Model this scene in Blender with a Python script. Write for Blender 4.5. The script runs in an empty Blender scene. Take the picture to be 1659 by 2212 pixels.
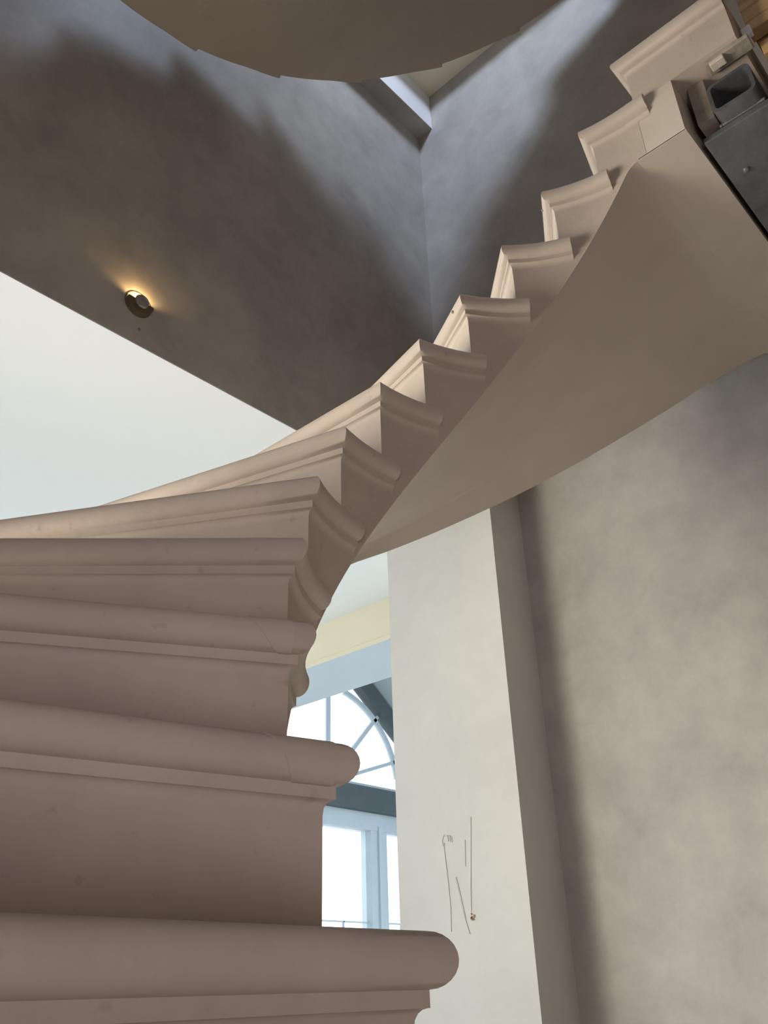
import bpy, bmesh, math, random
from mathutils import Vector, Matrix
random.seed(7)
U = 0.17                      # one riser in metres: every length below is in risers
FL = -6.75                    # ground floor, below the eye
SC = bpy.context.scene
COL = bpy.context.collection

def V(n, s, z):               # building axes -> world
    return Vector((-s*U, n*U, (z-FL)*U))

# ---------------------------------------------------------------- materials
def mat(name, base, rough=0.8, var=0.1, scale=3.0, bump=0.1, bscale=60.0, stretch=(1,1,1),
        metal=0.0, speck=0.0, base2=None, spec=0.3, blotch=None):
    m = bpy.data.materials.new(name); m.use_nodes = True
    nt = m.node_tree; N = nt.nodes; L = nt.links
    b = N['Principled BSDF']
    b.inputs['Roughness'].default_value = rough
    b.inputs['Metallic'].default_value = metal
    b.inputs['Specular IOR Level'].default_value = spec
    tc = N.new('ShaderNodeTexCoord'); mp = N.new('ShaderNodeMapping')
    mp.inputs['Scale'].default_value = stretch
    L.new(tc.outputs['Object'], mp.inputs['Vector'])
    n1 = N.new('ShaderNodeTexNoise'); n1.inputs['Scale'].default_value = scale
    n1.inputs['Detail'].default_value = 10; n1.inputs['Roughness'].default_value = 0.7
    n1.inputs['Distortion'].default_value = 0.15
    L.new(mp.outputs[0], n1.inputs['Vector'])
    rp = N.new('ShaderNodeValToRGB')
    rp.color_ramp.elements[0].position = 0.32; rp.color_ramp.elements[1].position = 0.68
    c2 = base2 or tuple(min(1, c*(1+var)) for c in base)
    c1 = tuple(c*(1-var) for c in base)
    rp.color_ramp.elements[0].color = (*c1, 1); rp.color_ramp.elements[1].color = (*c2, 1)
    L.new(n1.outputs['Fac'], rp.inputs['Fac'])
    out = rp.outputs[0]
    if speck:
        n2 = N.new('ShaderNodeTexNoise'); n2.inputs['Scale'].default_value = 45
        n2.inputs['Detail'].default_value = 4
        L.new(mp.outputs[0], n2.inputs['Vector'])
        r2 = N.new('ShaderNodeValToRGB')
        r2.color_ramp.elements[0].position = 0.66; r2.color_ramp.elements[1].position = 0.76
        L.new(n2.outputs['Fac'], r2.inputs['Fac'])
        mx = N.new('ShaderNodeMixRGB'); mx.blend_type = 'MULTIPLY'
        ml = N.new('ShaderNodeMath'); ml.operation = 'MULTIPLY'; ml.inputs[1].default_value = speck
        L.new(r2.outputs[0], ml.inputs[0]); L.new(ml.outputs[0], mx.inputs[0])
        L.new(out, mx.inputs[1]); mx.inputs[2].default_value = (0.45, 0.36, 0.28, 1)
        out = mx.outputs[0]
    L.new(out, b.inputs['Base Color'])
    if bump:
        nb = N.new('ShaderNodeTexNoise'); nb.inputs['Scale'].default_value = bscale
        nb.inputs['Detail'].default_value = 6
        L.new(mp.outputs[0], nb.inputs['Vector'])
        bp = N.new('ShaderNodeBump'); bp.inputs['Strength'].default_value = bump
        bp.inputs['Distance'].default_value = 0.004
        L.new(nb.outputs['Fac'], bp.inputs['Height']); L.new(bp.outputs[0], b.inputs['Normal'])
    return m

STONE = mat('pale_limestone', (0.57, 0.485, 0.41), 0.75, 0.085, 6, 0.12, 90, speck=0.35)
STONE2 = mat('pale_limestone_soffit', (0.57, 0.49, 0.41), 0.8, 0.06, 3, 0.08, 60, stretch=(1, 1, .6))
STONE3 = mat('chalky_and_lit_limestone', (0.66, 0.58, 0.49), 0.85, 0.05, 9, 0.1, 90)
PLASTER = mat('polished_grey_plaster', (0.435, 0.405, 0.37), 0.5, 0.17, 4.5, 0.05, 12, spec=0.35)
PLASTER_COL = mat('polished_pale_plaster', (0.63, 0.61, 0.57), 0.55, 0.06, 3.0, 0.05, 12, spec=0.3)
WHITE = mat('white_painted_plaster', (0.86, 0.86, 0.85), 0.9, 0.01, 2, 0.02, 80)
CREAM = mat('cream_paint', (0.86, 0.76, 0.57), 0.8, 0.02, 2, 0.02, 80)
BLUE = mat('pale_grey_paint', (0.56, 0.62, 0.67), 0.85, 0.02, 2, 0.02, 80)
FRAME = mat('window_frame_paint', (0.55, 0.62, 0.68), 0.5, 0.03, 6, 0.0)
DARKF = mat('dark_stained_timber', (0.10, 0.12, 0.13), 0.6, 0.1, 3, 0.02, 40)
STEEL = mat('primed_grey_steel', (0.14, 0.145, 0.15), 0.45, 0.3, 14, 0.25, 40, metal=0.35, spec=0.5)
WOOD = mat('yellow_pine', (0.55, 0.36, 0.15), 0.7, 0.25, 5, 0.1, 50, stretch=(1, 9, 9))
MORTAR = mat('grey_brown_mortar', (0.36, 0.31, 0.26), 0.95, 0.2, 20, 0.6, 60)
FLOORM = mat('pale_floor_screed', (0.44, 0.40, 0.35), 0.8, 0.08, 2, 0.05, 40)
PALEF = mat('pale_bounce_floor', (0.74, 0.71, 0.66), 0.7, 0.05, 2, 0.03, 40)  # unseen living floor made pale to bounce light up to the soffit
DSTEEL = mat('dark_steel', (0.055, 0.055, 0.055), 0.6, 0.3, 14, 0.2, 40, metal=0.2)  # near-black steel for the channel
BRONZE = mat('dark_bronze', (0.17, 0.125, 0.08), 0.5, 0.15, 30, 0.05, 90, metal=0.3)
PENCIL = mat('pencil_graphite', (0.50, 0.49, 0.465), 0.9, 0.1, 30, 0)
RUST = mat('rust_brown_stain', (0.40, 0.25, 0.16), 0.9, 0.2, 60, 0.3)
GRIME = mat('dark_grime', (0.30, 0.25, 0.20), 0.95, 0.2, 40, 0.3)

DIMBROWN = mat('dim_brown_unseen', (0.27, 0.215, 0.165), 0.9, 0.12, 3, 0.1, 30)  # dark brown for unseen walls and floors, chosen to cut bounced light
def glass_mat():
    m = bpy.data.materials.new('clear_window_glass'); m.use_nodes = True
    nt = m.node_tree; nt.nodes.clear()
    o = nt.nodes.new('ShaderNodeOutputMaterial'); mx = nt.nodes.new('ShaderNodeMixShader')
    t = nt.nodes.new('ShaderNodeBsdfTransparent'); g = nt.nodes.new('ShaderNodeBsdfGlossy')
    g.inputs['Roughness'].default_value = 0.05
    fr = nt.nodes.new('ShaderNodeFresnel'); fr.inputs[0].default_value = 1.3
    nt.links.new(fr.outputs[0], mx.inputs[0]); nt.links.new(t.outputs[0], mx.inputs[1])
    nt.links.new(g.outputs[0], mx.inputs[2]); nt.links.new(mx.outputs[0], o.inputs[0])
    return m
GLASS = glass_mat()
def emit(name, c, st):
    m = bpy.data.materials.new(name); m.use_nodes = True
    b = m.node_tree.nodes['Principled BSDF']
    b.inputs['Base Color'].default_value = (*c, 1)
    b.inputs['Emission Color'].default_value = (*c, 1); b.inputs['Emission Strength'].default_value = st
    return m

# ---------------------------------------------------------------- helpers
def link(name, bm, m, parent=None, smooth=False):
    bmesh.ops.recalc_face_normals(bm, faces=bm.faces[:])
    me = bpy.data.meshes.new(name); bm.to_mesh(me); bm.free()
    me.materials.append(m)
    o = bpy.data.objects.new(name, me); COL.objects.link(o)
    if parent:
        o.parent = parent
        o.matrix_parent_inverse = Matrix.Translation(-parent.location)
    if smooth:
        for p in me.polygons: p.use_smooth = True
        try: me.set_sharp_from_angle(angle=math.radians(38))
        except Exception: pass
    return o
def tag(o, label, cat, group=None):
    o['label'] = label; o['category'] = cat
    if group: o['group'] = group
    return o
def struct(o, label=None):
    o['kind'] = 'structure'
    if label: o['label'] = label
    return o
def empty(name, loc):
    o = bpy.data.objects.new(name, None); o.location = loc; COL.objects.link(o); return o
def box(bm, n0, n1, s0, s1, z0, z1, bev=0):
    c = [V(n, s, z) for z in (z0, z1) for n, s in ((n0, s0), (n1, s0), (n1, s1), (n0, s1))]
    v = [bm.verts.new(p) for p in c]
    fs = [bm.faces.new([v[i] for i in f]) for f in ((0,1,2,3),(4,7,6,5),(0,4,5,1),(1,5,6,2),(2,6,7,3),(3,7,4,0))]
    if bev:
        es = list({e for f in fs for e in f.edges})
        bmesh.ops.bevel(bm, geom=es, offset=bev*U, segments=2, affect='EDGES', profile=0.5)
def B(*a, bev=0):
    bm = bmesh.new(); box(bm, *a, bev=bev); return bm
def prism(bm, pts, vec):      # extrude a closed planar outline
    a = [bm.verts.new(p) for p in pts]; b = [bm.verts.new(p+vec) for p in pts]
    n = len(pts); bm.faces.new(a); bm.faces.new(b[::-1])
    for i in range(n): bm.faces.new((a[i], a[(i+1) % n], b[(i+1) % n], b[i]))
def bar(bm, p, q, w, d, up):  # rectangular bar between two points
    x = (q-p).normalized(); y = up.cross(x).normalized(); z = x.cross(y)
    pts = [p+y*w/2*a+z*d/2*b for a, b in ((1,1),(-1,1),(-1,-1),(1,-1))]
    prism(bm, pts, q-p)

# ---------------------------------------------------------------- stair geometry
CN, CS = 5.9946, 2.8063       # centre of the helix
def PC(r, th, z, t=0.0, e=0.0):
    """point at radius r, angle th (deg, rising direction is decreasing th); t = shift along ascent"""
    a = math.radians(th); X = r*math.cos(a)+t*math.sin(a); Y = r*math.sin(a)-t*math.cos(a)
    return V(CN+Y, CS-X, z)
A0, DA = 271.42, 15.1175
H0 = 0.2528
RF, RO, OF = 2.705, 7.5, 0.15
def kk(th): return (A0-th)/DA
def table(t, k):
    if k <= t[0][0]: return t[0][1]
    for (a, u), (b, v) in zip(t, t[1:]):
        if k <= b: return u+(v-u)*(k-a)/(b-a)
    return t[-1][1]
CREASE = [(7.6, 6.20), (8.25, 6.06), (8.76, 6.01), (9.23, 5.93), (9.65, 5.82), (10.04, 5.73), (10.44, 5.66), (10.8, 5.60)]
OUTER = [(7.6, 6.36), (7.77, 6.37), (8.1, 6.48), (8.58, 6.56), (8.88, 6.60), (9.17, 6.65), (9.5, 6.72), (9.85, 6.78), (10.22, 6.87),
         (10.64, 7.16), (11.05, 7.46), (11.28, 7.62), (11.59, 7.92), (11.86, 8.20), (12.0, 8.50)]
def crease_r(k): return table(CREASE, k)
def ro_k(k): return table(OUTER, k)
def soffit_z(k, r, depth=1.93):
    if k > 11.7:              # eases into the flat landing
        u = min(1, (k-11.7)/0.3); k2 = 11.7+(u-u*u/2)*0.3
    else: k2 = k
    z = H0+k2-depth
    rc = crease_r(k)
    if r > rc:                # outer haunch drops a little towards the rim, dying out at the landing
        d = (.15+.15*max(0, min(1, (k-7.77)/2.4)))*max(0, min(1, (11.6-k)/1.4))
        z -= d*(r-rc)/(ro_k(k)-rc)
    return max(z, FL)
PROFILE = [(-0.06, -0.385), (0.0008, -0.38)]
for i in range(5):            # cove
    a = math.pi/2*i/4; PROFILE.append((0.001+0.047*(1-math.cos(a)), -0.375+0.07*math.sin(a)*1.0))
PROFILE += [(0.055, -0.305), (0.055, -0.237)]
for i in range(13):
    a = -math.pi/2+math.pi*i/12
    PROFILE.append((0.055+0.10*math.cos(a), -0.1175+0.1175*math.sin(a)))
PROFILE += [(-0.06, 0.004)]
_p = []
for q in PROFILE:
    if not _p or abs(q[0]-_p[-1][0])+abs(q[1]-_p[-1][1]) > 1e-4: _p.append(q)
PROFILE = [(o, min(z, 0.002)) for o, z in _p]

def start_angle(k, r, a0=A0, da=DA, of=OF): return a0-k*da-math.degrees(math.asin(of/r))
def step_body(k, rin, rout, zt, zbot, a0=A0, da=DA, nr=10, nt=8, ro_fn=None, k_end=None):
    bm = bmesh.new(); top = {}; bot = {}
    for j in range(nt+1):
        for i in range(nr+1):
            tau = j/nt
            r1 = ro_fn(k+tau, tau) if ro_fn else rout
            r = rin+(r1-rin)*i/nr
            ts = start_angle(k, r, a0, da); te = start_angle(k_end or k+1, r, a0, da)
            th = ts+(te-ts)*tau; kth = (a0-th)/da
            top[i, j] = bm.verts.new(PC(r, th, zt))
            bot[i, j] = bm.verts.new(PC(r, th, min(zt-.05, zbot(kth, r))))
    for j in range(nt):
        for i in range(nr):
            bm.faces.new((top[i,j], top[i+1,j], top[i+1,j+1], top[i,j+1]))
            bm.faces.new((bot[i,j], bot[i,j+1], bot[i+1,j+1], bot[i+1,j]))
        bm.faces.new((top[0,j], top[0,j+1], bot[0,j+1], bot[0,j]))
        bm.faces.new((top[nr,j], bot[nr,j], bot[nr,j+1], top[nr,j+1]))
    for i in range(nr):
        bm.faces.new((top[i,0], bot[i,0], bot[i+1,0], top[i+1,0]))
        bm.faces.new((top[i,nt], top[i+1,nt], bot[i+1,nt], bot[i,nt]))
    return bm
def nosing(k, zt, dk_end, rout=RO, a0=A0, da=DA, straight=None, rin=RF, m=14):
    """moulded edge: along the front from the outside, mitred, back along the inner side"""
    bm = bmesh.new(); rings = []
    th = a0-k*da
    for r in (rout, rout*.75, rout*.5):
        rings.append([PC(r, th, zt+z, OF-o) for o, z in PROFILE])
    def corner(o):
        rr = rin-o; t = OF-o
        return math.sqrt(rr*rr-t*t), t, th-math.degrees(math.asin(t/rr))
    rings.append([PC(corner(o)[0], th, zt+z, corner(o)[1]) for o, z in PROFILE])
    te = 90 if straight is not None else th-dk_end*da
    for j in range(1, m+1):
        rings.append([PC(rin-o, corner(o)[2]+(te-corner(o)[2])*j/m, zt+z) for o, z in PROFILE])
    if straight is not None:
        rings.append([V(CN+rin-o, straight, zt+z) for o, z in PROFILE])
    vs = [[bm.verts.new(p) for p in r] for r in rings]; n = len(PROFILE)
    for a, b in zip(vs, vs[1:]):
        for i in range(n): bm.faces.new((a[i], a[(i+1) % n], b[(i+1) % n], b[i]))
    bm.faces.new(vs[0][::-1]); bm.faces.new(vs[-1])
    return bm

def patches(k, zt, par):
    """mended corner pieces standing a hair proud of the front moulding"""
    th = A0-k*DA
    idx = [q for q in PROFILE if q[0] > 0.05 and q[1] > -0.236]
    if k == 3: idx = [q for q in idx if q[1] > -0.05]
    bm = bmesh.new(); rows = []
    for i, (o, z) in enumerate(idx):
        u = 1-i/(len(idx)-1)      # 1 at the bottom of the bulge
        if k == 2: r0, r1 = RF+.0, RF+.36-.28*u
        elif k == 1: r0, r1 = RF-.02, RF+.42-.20*u
        else: r0, r1 = RF+.12, RF+.34-.05*u*(i % 2)
        e = .005; oo, zz = o+e*math.cos((.5-u)*math.pi), z+e*math.sin((.5-u)*math.pi)
        rows.append([PC(r, th, zt+b, OF-a) for r in (r0, r1) for a, b in ((oo, zz), (o-.01, z))])
    vs = [[bm.verts.new(p) for p in r] for r in rows]
    for a, b in zip(vs, vs[1:]):
        bm.faces.new((a[0], a[2], b[2], b[0])); bm.faces.new((a[1], b[1], b[3], a[3]))
        bm.faces.new((a[0], b[0], b[1], a[1])); bm.faces.new((a[2], a[3], b[3], b[2]))
    for r in (vs[0], vs[-1]): bm.faces.new((r[0], r[1], r[3], r[2]))
    link('repair_patch', bm, STONE3 if k == 3 else STONE2, par, smooth=True)['label'] = 'slightly different coloured mended piece at the step corner'
stair = empty('stone_staircase', V(CN, CS, FL))
tag(stair, 'curved pale limestone staircase winding up from lower left to the landing, smooth underside', 'staircase')
for k in range(-6, 12):
    zt = H0+k
    b = step_body(k, RF, RO, zt, lambda kq, r: soffit_z(kq, r)+0.03, ro_fn=lambda kq, t: ro_k(kq)-.01,
                  nr=10, nt=10)
    o = link('step', b, STONE, stair)
    nb = nosing(k, zt, 1.42 if k >= 5 else 1.5, rout=min(7.2, ro_k(k)-.03)) if k < 11 else nosing(k, zt-.004, 1, rout=7.2, straight=2.47)
    nz = link('nosing', nb, STONE, o, smooth=True)
    if k in (1, 2, 3): patches(k, zt, nz)
    if k in (8, 10):
        nk = bmesh.new(); c = PC(RF+.12, A0-k*DA, zt-.15, OF-.153)
        bmesh.ops.create_icosphere(nk, subdivisions=2, radius=.022*U, matrix=Matrix.Translation(c))
        link('nick', nk, GRIME, nz)['label'] = 'small dark chip in the moulding'
# last step onto the landing: straight block running along the landing edge
bm = bmesh.new(); box(bm, CN+RF, 14.48, 1.13, CS-OF, 11.25, H0+12)
last = link('landing_step', bm, STONE, stair)
def straight_nosing():
    bm = bmesh.new(); zt = H0+12; rings = []
    rings.append([V(14.48, CS-OF+o, zt+z) for o, z in PROFILE])
    rings.append([V(CN+RF-o, CS-OF+o, zt+z) for o, z in PROFILE])
    rings.append([V(CN+RF-o, 1.13, zt+z) for o, z in PROFILE])
    vs = [[bm.verts.new(p) for p in r] for r in rings]; n = len(PROFILE)
    for a, b in zip(vs, vs[1:]):
        for i in range(n): bm.faces.new((a[i], a[(i+1) % n], b[(i+1) % n], b[i]))
    bm.faces.new(vs[0][::-1]); bm.faces.new(vs[-1]); return bm
link('nosing', straight_nosing(), STONE, last, smooth=True)
# block under it, closing the flight
bm = bmesh.new(); box(bm, CN+RF, 14.48, 2.08, CS-0.02, 10.19, 11.25)
link('landing_block', bm, STONE3, stair)  # paler stone carries the brighter light on this end face

# soffit skin
def soffit_mesh(k0, k1, nk, zoff=0.0):
    bm = bmesh.new(); g = {}
    NR = 24
    for j in range(nk+1):
        k = k0+(k1-k0)*j/nk; th = A0-k*DA; rc = crease_r(k); ro = ro_k(k)
        for i in range(NR+1):
            r = RF+(rc-RF)*i/16 if i <= 16 else rc+(ro-rc)*(i-16)/8
            for L_, dz in ((0, 0), (1, 0.03)):
                g[i, j, L_] = bm.verts.new(PC(r, th, soffit_z(k, r)+dz+zoff))
    for j in range(nk):
        for i in range(NR):
            bm.faces.new((g[i,j,0], g[i,j+1,0], g[i+1,j+1,0], g[i+1,j,0]))
            bm.faces.new((g[i,j,1], g[i+1,j,1], g[i+1,j+1,1], g[i,j+1,1]))
        for i in (0, NR):
            bm.faces.new((g[i,j,0], g[i,j,1], g[i,j+1,1], g[i,j+1,0]))
    for j in (0, nk):
        for i in range(NR):
            bm.faces.new((g[i,j,0], g[i+1,j,0], g[i+1,j,1], g[i,j,1]))
    return bm
so = link('soffit', soffit_mesh(-4.9, 12.0, 200), STONE2, stair, smooth=True)
zf = soffit_z(12.0, 4)
# flat end of the soffit up to the steel
bm = bmesh.new()
def sz(n): return soffit_z(12.0, n-CN)
ns = [CN+RF, CN+3.5, CN+4.5, CN+5.6, 12.6, 13.5, 14.49]
a = [V(n, CS, sz(n)) for n in ns]; b_ = [V(n, 2.07, sz(n)) for n in ns]
va = [bm.verts.new(p) for p in a]; vb = [bm.verts.new(p) for p in b_]
va2 = [bm.verts.new(p+Vector((0,0,.03*U))) for p in a]; vb2 = [bm.verts.new(p+Vector((0,0,.03*U))) for p in b_]
for i in range(len(ns)-1):
    bm.faces.new((va[i], va[i+1], vb[i+1], vb[i])); bm.faces.new((va2[i], vb2[i], vb2[i+1], va2[i+1]))
    bm.faces.new((vb[i], vb[i+1], vb2[i+1], vb2[i])); bm.faces.new((va[i], va2[i], va2[i+1], va[i+1]))
bm.faces.new((va[0], vb[0], vb2[0], va2[0])); bm.faces.new((va[-1], va2[-1], vb2[-1], vb[-1]))
link('landing_soffit', bm, STONE2, stair, smooth=True)

# ---------------------------------------------------------------- upper flight
A2, D2 = 139.3+42, 15.9
def z2b(k): return 17.7+0.98*k
up = empty('upper_staircase', V(CN, CS, 12.25))
tag(up, 'underside of the next curved stair flight overhead, brown in shadow, notched rim', 'staircase')
def ro2(kq, tau):
    return 7.46+(0.09*(tau-0.62)/0.38 if tau > 0.62 else 0)
for k in range(-6, 6):
    zt = z2b(k)+2.15
    o = link('step', step_body(k, RF, 7.5, zt, lambda kq, r, k=k: z2b(kq), a0=A2, da=D2, nr=8, nt=12,
                  ro_fn=lambda kq, tau: ro2(kq, tau)), STONE2, up)
    link('nosing', nosing(k, zt, 1.4, rout=7.4, a0=A2, da=D2), STONE, o, smooth=True)

# ---------------------------------------------------------------- landing steel and timber
t = empty('steel_landing_plate', V(12, 1, 10.17))
tag(t, 'wide grey steel plate beside the stone soffit, scuffed, with bolt heads', 'steel beam')
link('plate', B(9.12, 14.45, -2.0, 2.0, 10.2, 10.3, bev=.012), STEEL, t)
def dome(bm, n, s, z, r, h):
    rings = []
    for i in range(5):
        a = math.pi/2*i/4
        rings.append([bm.verts.new(V(n+r*math.cos(a)*math.cos(q*math.pi/6), s+r*math.cos(a)*math.sin(q*math.pi/6), z-h*math.sin(a))) for q in range(12)] if i < 4
                     else [bm.verts.new(V(n, s, z-h))])
    for a, b in zip(rings, rings[1:]):
        for i in range(12):
            if len(b) == 1: bm.faces.new((a[i], a[(i+1) % 12], b[0]))
            else: bm.faces.new((a[i], a[(i+1) % 12], b[(i+1) % 12], b[i]))
    bm.faces.new(rings[0][::-1])
for n, s in ((9.95, 1.75), (10.75, 1.55), (11.5, 1.4)):
    bm = bmesh.new(); dome(bm, n, s, 10.2, 0.055, 0.05); link('bolt_head', bm, STEEL, t, smooth=True)
# square tube
t = empty('steel_square_tube', V(8.9, 1.4, 10.3))
tag(t, 'open-ended square steel tube with rounded corners lying on the grey plate', 'steel tube')
def rrect(w, h, r, m=4):
    pts = []
    for cx_, cy_, a0 in ((w/2-r, h/2-r, 0), (-w/2+r, h/2-r, 90), (-w/2+r, -h/2+r, 180), (w/2-r, -h/2+r, 270)):
        for i in range(m+1):
            a = math.radians(a0+90*i/m); pts.append((cx_+r*math.cos(a), cy_+r*math.sin(a)))
    return pts
bm = bmesh.new(); o_ = rrect(.60, .55, .10); i_ = rrect(.50, .45, .06); L4 = []
for prof in (o_, i_):
    for n in (8.86, 14.4): L4.append([bm.verts.new(V(n, 1.42+a, 10.585+b)) for a, b in prof])
q = len(o_)
for i in range(q):
    j = (i+1) % q
    bm.faces.new((L4[0][i], L4[0][j], L4[1][j], L4[1][i])); bm.faces.new((L4[2][i], L4[3][i], L4[3][j], L4[2][j]))
    bm.faces.new((L4[0][i], L4[2][i], L4[2][j], L4[0][j])); bm.faces.new((L4[1][i], L4[1][j], L4[3][j], L4[3][i]))
link('tube', bm, STEEL, t, smooth=True)
bm = bmesh.new()
for i in range(26):           # weld bead
    n = 9.12+i*.03; dome(bm, n, 1.72, 10.33, 0.03, 0.03); dome(bm, 9.12, 1.13+i*.022, 10.33, .03, .03)
link('weld_bead', bm, STEEL, t, smooth=True)
tag(link('steel_channel', B(9.3, 14.4, -2, 0.85, 10.3, 11.3, bev=.02), DSTEEL), 'dark steel channel behind the square tube under the timber', 'steel beam')
tag(link('support_block', B(9.0, 10.2, 1.74, 1.98, 10.45, 11.24, bev=.01), MORTAR), 'grey-brown block hanging under the landing step left of the steel tube', 'block')
tag(link('mortar_strip', B(8.76, 9.0, 1.0, 1.62, 11.17, 11.24, bev=.015), MORTAR), 'rough mortar strip under the bottom edge of the landing step', 'mortar')
tag(link('timber_offcut', B(8.76, 8.90, 1.36, 1.56, 11.10, 11.17, bev=.012), STONE3), 'small pale wedge tucked under the landing step edge', 'wedge')
t = empty('timber_deck', V(10, 0, 11.6))
tag(t, 'yellow pine boards of the unfinished landing deck at the top right corner', 'deck')
for z0, z1 in ((11.66, 11.85), (11.862, 12.12), (12.132, 12.42), (12.432, 12.7)):
    link('fascia_board', B(9.1, 9.32, -3.0, 1.02, z0, z1, bev=.012), WOOD, t)
for i in range(11):
    n0 = 9.34+i*.465
    link('deck_board', B(n0, n0+.45, -3.0, 1.0, 11.75, 12.1, bev=.012), WOOD, t)
tag(link('timber_block', B(9.1, 9.29, 0.70, 0.94, 11.08, 11.33, bev=.012), WOOD), 'short orange timber block end at the right edge beside the steel', 'block')
tag(link('packing_shim', B(9.0, 9.09, 0.96, 1.09, 11.5, 11.68, bev=.01), WHITE), 'small white packing shim between landing step and pine boards', 'shim')

# ---------------------------------------------------------------- shell
S1, N2 = 11.05, 14.5
ZC, ZL, ZT = 10.12, 23.55, 25.06
def S_(name, bm, m, label=None): return struct(link(name, bm, m), label)
S_('wall_left', B(-14, N2, S1, 12.0, ZC, ZL), PLASTER, 'dark plastered stairwell wall above the white ceiling')
S_('trim_5', B(-14, N2, 10.52, 11.3, ZL-.03, ZL), PLASTER, 'underside of the ledge, greyed to carry its shade')  # thin slab greyer than the ledge; the shade below is in its colour
S_('trim_1', B(-14, N2, 10.52, 12.0, ZL, ZT), WHITE, 'white ledge at the top of the left stairwell wall')
S_('wall_right', B(N2, 15.6, -9, 12.0, FL, ZT+.5), PLASTER, 'mottled grey plaster wall behind the stair')
S_('wall_back', B(-14.6, -14, -9, 12.0, ZC, ZT+.5), DIMBROWN)
S_('wall_side', B(-14, N2, -9.6, -9, ZC, ZT+.5), DIMBROWN)
colm = S_('wall_pier', B(13.36, 15.6, 9.03, 11.97, FL, ZC), PLASTER_COL, 'pale plastered pier left of the mottled wall')
S_('wall_back', B(-14.6, -14, -9, 20, FL, ZC), DIMBROWN)
S_('wall_side', B(-14, N2, -9.6, -9, FL, ZC), DIMBROWN)
S_('floor', B(-40, 60, -30, 9.5, FL-.5, FL), FLOORM)
S_('floor_living', B(-40, 60, 9.5, 60, FL-.5, FL), PALEF)
# landing floors of the upper storey around the well
S_('floor_upper', B(-14, -5.0, -9, S1, ZC, 12.25), DIMBROWN)
S_('floor_upper', B(-5.0, N2, -9, -3.0, ZC+.2, 12.25), DIMBROWN)
# top ceiling with the skylight opening
sk = (-2.0, 13.6, -5.0, 9.9)
SH = 6.6                      # height of the closed box added to keep outside sky off the well
bm = bmesh.new(); n0, n1, s0, s1 = sk
box(bm, -14, n0, -9, 10.52, ZT, ZT+.15); box(bm, n1, N2, -9, 10.52, ZT, ZT+.15)
box(bm, n0, n1, -9, s0, ZT, ZT+.15); box(bm, n0, n1, s1, 10.52, ZT, ZT+.5)
c0, c1, d0, d1 = sk
box(bm, c0-.4, c1+.4, d0-.4, d0, ZT+.15, ZT+SH); box(bm, c0-.4, c1+.4, d1, d1+.4, ZT+.15, ZT+SH)
box(bm, c0-.4, c0, d0, d1, ZT+.15, ZT+SH); box(bm, c1, c1+.4, d0, d1, ZT+.15, ZT+SH)
box(bm, c0-.4, c1+.4, d0-.4, d1+.4, ZT+SH, ZT+SH+.3)
S_('ceiling', bm, CREAM, 'cream ceiling above the stairwell around the skylight')
# living room ceiling, beam and further bay
S_('ceiling_low', B(-20, 17.32, S1+.01, 44, ZC-.012, ZC+.6), WHITE, 'smooth white ceiling of the adjoining room')
S_('trim_2', B(17.32, 17.34, 11.98, 44, 8.86, ZC+.6), CREAM, 'cream beam face')
S_('trim_3', B(17.295, 17.32, 11.98, 44, 8.99, 9.03), CREAM, 'bead along the bottom of the cream beam')
S_('trim_4', B(17.34, 19.87, 11.98, 44, 8.86, ZC+.6), BLUE, 'pale grey underside of the beam')

# gable window wall
WS = 28.0; AN, AZc = 26.85, 8.2
def W(n, z, d=0.0): return V(n, WS+d, z)
wroot = empty('window_1', W(AN, FL))
wroot['kind'] = 'structure'; wroot['label'] = 'tall gabled window with arched fan light above French panes'
dS = Vector((-1, 0, 0))*U
def wbar(name, n0, z0, n1, z1, w, d, m, off=0.0):
    bm = bmesh.new(); bar(bm, W(n0, z0, off), W(n1, z1, off), w*U, d*U, Vector((1, 0, 0)))
    return link(name, bm, m, wroot)
gz = 14.6; sl = .75
wbar('rafter', AN, gz, AN+8, gz-8*sl, .80, .5, DARKF, -.1)
wbar('rafter', AN, gz, AN-8, gz-8*sl, .80, .5, DARKF, -.1)
wbar('transom', AN-8, 7.62, AN+8, 7.62, 1.02, 1.0, DARKF, -.2)
wbar('head', AN-8, 6.75, AN+8, 6.75, .72, .7, FRAME)
wbar('sill_bar', AN-8, 8.25, AN+8, 8.25, .22, .5, FRAME)
wbar('mullion', 29.7, FL, 29.7, 6.45, 1.02, .62, FRAME)
wbar('mullion_bead', 29.72, FL, 29.72, 6.55, .26, .86, FRAME)
for c in (26.4-1.2, 33.1, 22.0): wbar('mullion', c, FL, c, 6.45, 1.02, .62, FRAME)
for z in (2.72, -1.2): wbar('muntin', AN-8, z, AN+8, z, .06, .1, FRAME)
for c in (27.75, 31.3, 24.0): wbar('muntin', c, FL, c, 2.75, .05, .1, FRAME)
# fan light
for a in (90, 47, 19):
    r = 5.0 if a == 90 else 5.1
    wbar('muntin', AN, AZc, AN+r*math.cos(math.radians(a)), AZc+r*math.sin(math.radians(a)), .16, .2, FRAME)
bm = bmesh.new(); pr = None
for i in range(25):
    a = math.radians(8+69*i/24); p = W(AN+4.55*math.cos(a), AZc+4.2*math.sin(a)+.15)
    if pr is not None: bar(bm, pr, p, .2*U, .2*U, Vector((1, 0, 0)))
    pr = p
link('arch_muntin', bm, FRAME, wroot)
bm = bmesh.new(); prism(bm, [W(AN-8, FL), W(AN+8, FL), W(AN+8, gz-8*sl), W(AN, gz), W(AN-8, gz-8*sl)], dS*.03)
link('pane', bm, GLASS, wroot)
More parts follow.
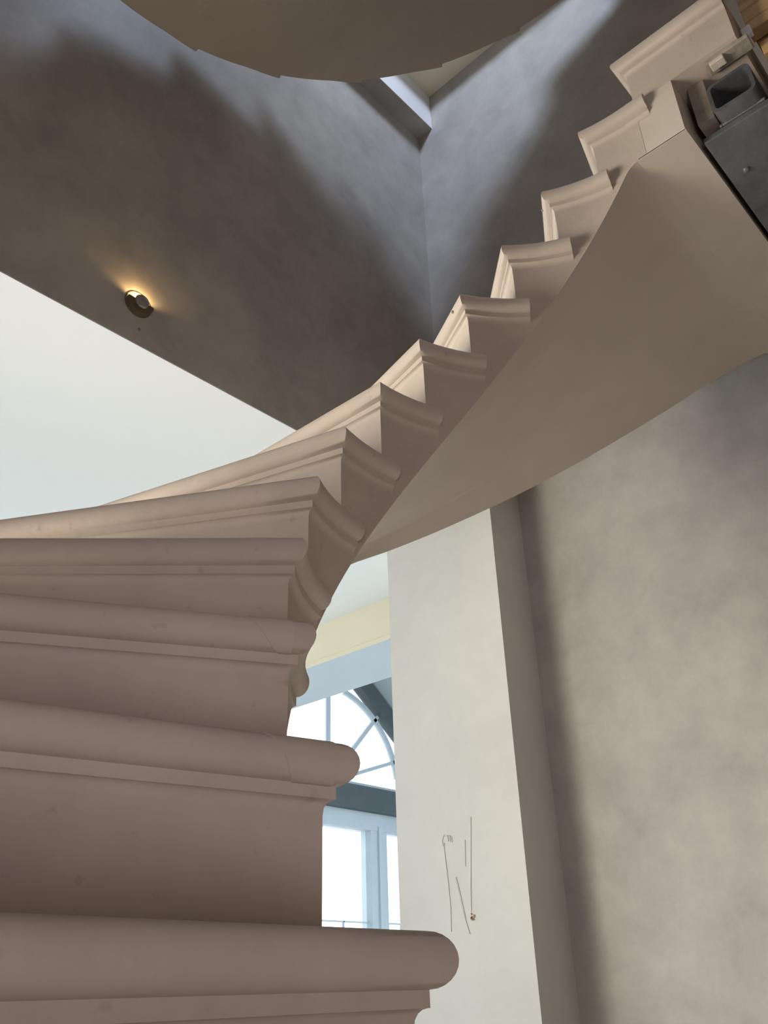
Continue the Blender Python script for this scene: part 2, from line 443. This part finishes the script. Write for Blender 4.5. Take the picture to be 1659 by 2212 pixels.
# sloped bay ceiling following the gable, wall cheeks
bm = bmesh.new()
for sg, wd in ((1, 9), (-1, 6.9)):
    prism(bm, [V(AN, 12.0, gz+.6), V(AN, WS+.5, gz+.6), V(AN+sg*wd, WS+.5, gz+.6-wd*sl), V(AN+sg*wd, 12.0, gz+.6-wd*sl)], Vector((0, 0, .4*U)))
S_('ceiling_gable', bm, BLUE, 'sloping pale ceiling of the gabled window bay')
S_('wall_far', B(35.5, 36.2, 12, WS+.5, FL, 9), BLUE)

# pencil marks and the rusty screw hole on the pier
bm = bmesh.new()
def cp(s, z): return V(13.36-.004, s, z)
def stroke(bm, pts, w):
    for a, b in zip(pts, pts[1:]): bar(bm, cp(*a), cp(*b), w*U, .01*U, Vector((0, 1, 0)))
PM = [[(10.79, 2.46), (10.80, 2.36), (10.76, 1.9), (10.73, 1.36), (10.75, .96)],
      [(10.82, 2.40), (10.84, 2.50), (10.78, 2.60)],
      [(10.76, 2.57), (10.70, 2.58), (10.69, 2.47)], [(10.70, 2.58), (10.65, 2.57), (10.65, 2.46)], [(10.65, 2.57), (10.61, 2.54), (10.61, 2.44)],
      [(10.13, 2.83), (10.17, 2.4), (10.21, 2.0), (10.25, 1.6), (10.27, 1.25)], [(10.30, 2.45), (10.33, 2.0)]]
for p in PM: stroke(bm, p, .007)
link('pencil_mark', bm, PENCIL, colm)
bm = bmesh.new(); stroke(bm, [(10.57, 1.84), (10.49, 1.49), (10.42, 1.15)], .03); stroke(bm, [(10.42, 1.15), (10.34, .9)], .016)
link('scuff_mark', bm, mat('grey_scuff', (.535, .51, .46), .9, .1, 30, 0), colm)
bm = bmesh.new()
for i in range(9):
    s, z, r = 10.26+random.uniform(-.05, .05), 1.17+random.uniform(-.06, .05), random.uniform(.01, .024)
    pts = [cp(s+r*math.cos(q*1.26)*random.uniform(.6, 1.3), z+r*math.sin(q*1.26)) for q in range(5)]
    prism(bm, pts, Vector((0, -.01*U, 0)))
link('screw_hole', bm, RUST, colm)

wl = bpy.data.objects['wall_left']
bm = bmesh.new(); prism(bm, [V(5.94+.03*math.cos(q*.785), S1-.003, 10.45+.03*math.sin(q*.785)) for q in range(8)], Vector((0.002, 0, 0)))
link('screw_hole', bm, GRIME, wl)
# ---------------------------------------------------------------- recessed wall lamp
LN, LZ, LR = 5.85, 10.98, 0.27
t = empty('wall_lamp', V(LN, S1, LZ))
tag(t, 'small round bronze wall lamp casting a warm fan of light up the dark wall', 'lamp')
def disc(bm, r0, r1, d0, d1, a0=0, a1=360, m=40, cn=LN, cz=LZ):
    """ring sector standing off the wall between depths d0 and d1"""
    full = a1-a0 >= 360; k = m if full else m+1; rr = []
    for i in range(k):
        a = math.radians(a0+(a1-a0)*i/m)
        rr.append([bm.verts.new(V(cn+r*math.cos(a), S1-d, cz+r*math.sin(a))) for r, d in ((r0, d0), (r1, d0), (r1, d1), (r0, d1))])
    for i in range(m if full else k-1):
        A_, B_ = rr[i], rr[(i+1) % k]
        for j in range(4): bm.faces.new((A_[j], A_[(j+1) % 4], B_[(j+1) % 4], B_[j]))
    if not full: bm.faces.new(rr[0]); bm.faces.new(rr[-1][::-1])
bm = bmesh.new(); disc(bm, LR-.012, LR, .0, .008); link('rim', bm, BRONZE, t, smooth=True)
bm = bmesh.new(); disc(bm, .0001, LR-.015, .0, .01); link('reflector', bm, PLASTER, t)
bm = bmesh.new(); disc(bm, .02, LR-.015, .012, .125, 180, 360); link('hood', bm, BRONZE, t, smooth=True)
bm = bmesh.new()
rings = [[bm.verts.new(V(LN+r*math.cos(i*math.pi/12), S1-d, LZ-.02+r*math.sin(i*math.pi/12))) for i in range(24)]
         for r, d in ((.11, .115), (.135, .12), (.14, .14), (.125, .17), (.08, .19), (.03, .195))]
for a, b in zip(rings, rings[1:]):
    for i in range(24): bm.faces.new((a[i], a[(i+1) % 24], b[(i+1) % 24], b[i]))
bm.faces.new(rings[-1]); bm.faces.new(rings[0][::-1])
link('lens_cap', bm, mat('worn_lens_cap', (.33, .31, .27), .35, .2, 60, .1, 60, metal=.3), t, smooth=True)
bm = bmesh.new(); disc(bm, .03, .07, .02, .06, 40, 140, 8); link('bulb', bm, emit('warm_bulb', (1, .72, .35), 5), t)
ld = bpy.data.lights.new('lamp_glow', 'SPOT'); ld.energy = 1.25; ld.color = (1, .62, .26); ld.shadow_soft_size = .006
ld.spot_size = math.radians(172); ld.spot_blend = .45
lo = bpy.data.objects.new('lamp_glow', ld); COL.objects.link(lo)
lo.location = V(LN, S1-.085, LZ+.05)
d = Vector((0, 0, 1)); lo.rotation_euler = (-d).to_track_quat('Z', 'Y').to_euler()   # up along the wall and into it

# ---------------------------------------------------------------- lights
def area(name, loc, target, sx, sy, en, col):
    l = bpy.data.lights.new(name, 'AREA'); l.shape = 'RECTANGLE'; l.size = sx*U; l.size_y = sy*U
    l.energy = en; l.color = col
    o = bpy.data.objects.new(name, l); COL.objects.link(o); o.location = loc
    o.rotation_euler = (loc-target).to_track_quat('Z', 'Y').to_euler(); return o
def area2(*a, spread=180):
    o = area(*a); o.data.spread = math.radians(spread); return o
SKC = ((sk[0]+sk[1])/2, (sk[2]+sk[3])/2)
area2('skylight', V(CN+.2, CS+1.8, ZT+SH-.7), V(13.8, 10.3, 19.5), 3.0, 3.0, 23, (.63, .76, 1), spread=110)
area2('left_window_daylight', V(-5.9, 17.5, 1.0), V(8.5, 3, 5.5), 7, 8, 20.5, (1, .90, .75), spread=75)
area2('foot_fill', V(-7, -6.5, -2.5), V(4.5, 3, 1.5), 4, 6, 8.8, (1, .90, .98), spread=120)  # unseen fill light added low behind the camera for the near steps
area2('floor_bounce_fill', V(-5.0, 17.0, 3.5), V(9.5, 7.5, FL), 4, 4, 10, (1, .95, .95), spread=30)  # light added to hit the floor so its bounce lifts the soffit
w = bpy.data.worlds.new('sky'); SC.world = w; w.use_nodes = True
bg = w.node_tree.nodes['Background']; bg.inputs[0].default_value = (.79, .92, 1, 1); bg.inputs[1].default_value = 3.05

# ---------------------------------------------------------------- camera
F, PITCH, ROLL = 1874.4, 0.5085, -0.0333
cp_, sp_ = math.cos(PITCH), math.sin(PITCH); c, s = math.cos(ROLL), math.sin(ROLL)
fw = Vector((0, cp_, sp_)); u0 = Vector((0, -sp_, cp_)); r0 = Vector((1, 0, 0))
rt = c*r0+s*u0; uu = -s*r0+c*u0
M = Matrix.Rotation(math.radians(42), 3, 'Z')
rt, uu, fw = M@rt, M@uu, M@fw
cd = bpy.data.cameras.new('camera'); cam = bpy.data.objects.new('camera', cd); COL.objects.link(cam)
R3 = Matrix((rt, uu, -fw)).transposed()
cam.matrix_world = Matrix.Translation(V(0, 0, 0)) @ R3.to_4x4()
cd.sensor_fit = 'HORIZONTAL'; cd.sensor_width = 36; cd.lens = F/1659*36
cd.clip_start = 0.02; cd.clip_end = 200
SC.camera = cam
SC.view_settings.view_transform = 'Standard'; SC.view_settings.look = 'None'
SC.view_settings.gamma = 1; SC.view_settings.use_curve_mapping = False
SC.view_settings.exposure = 0.0
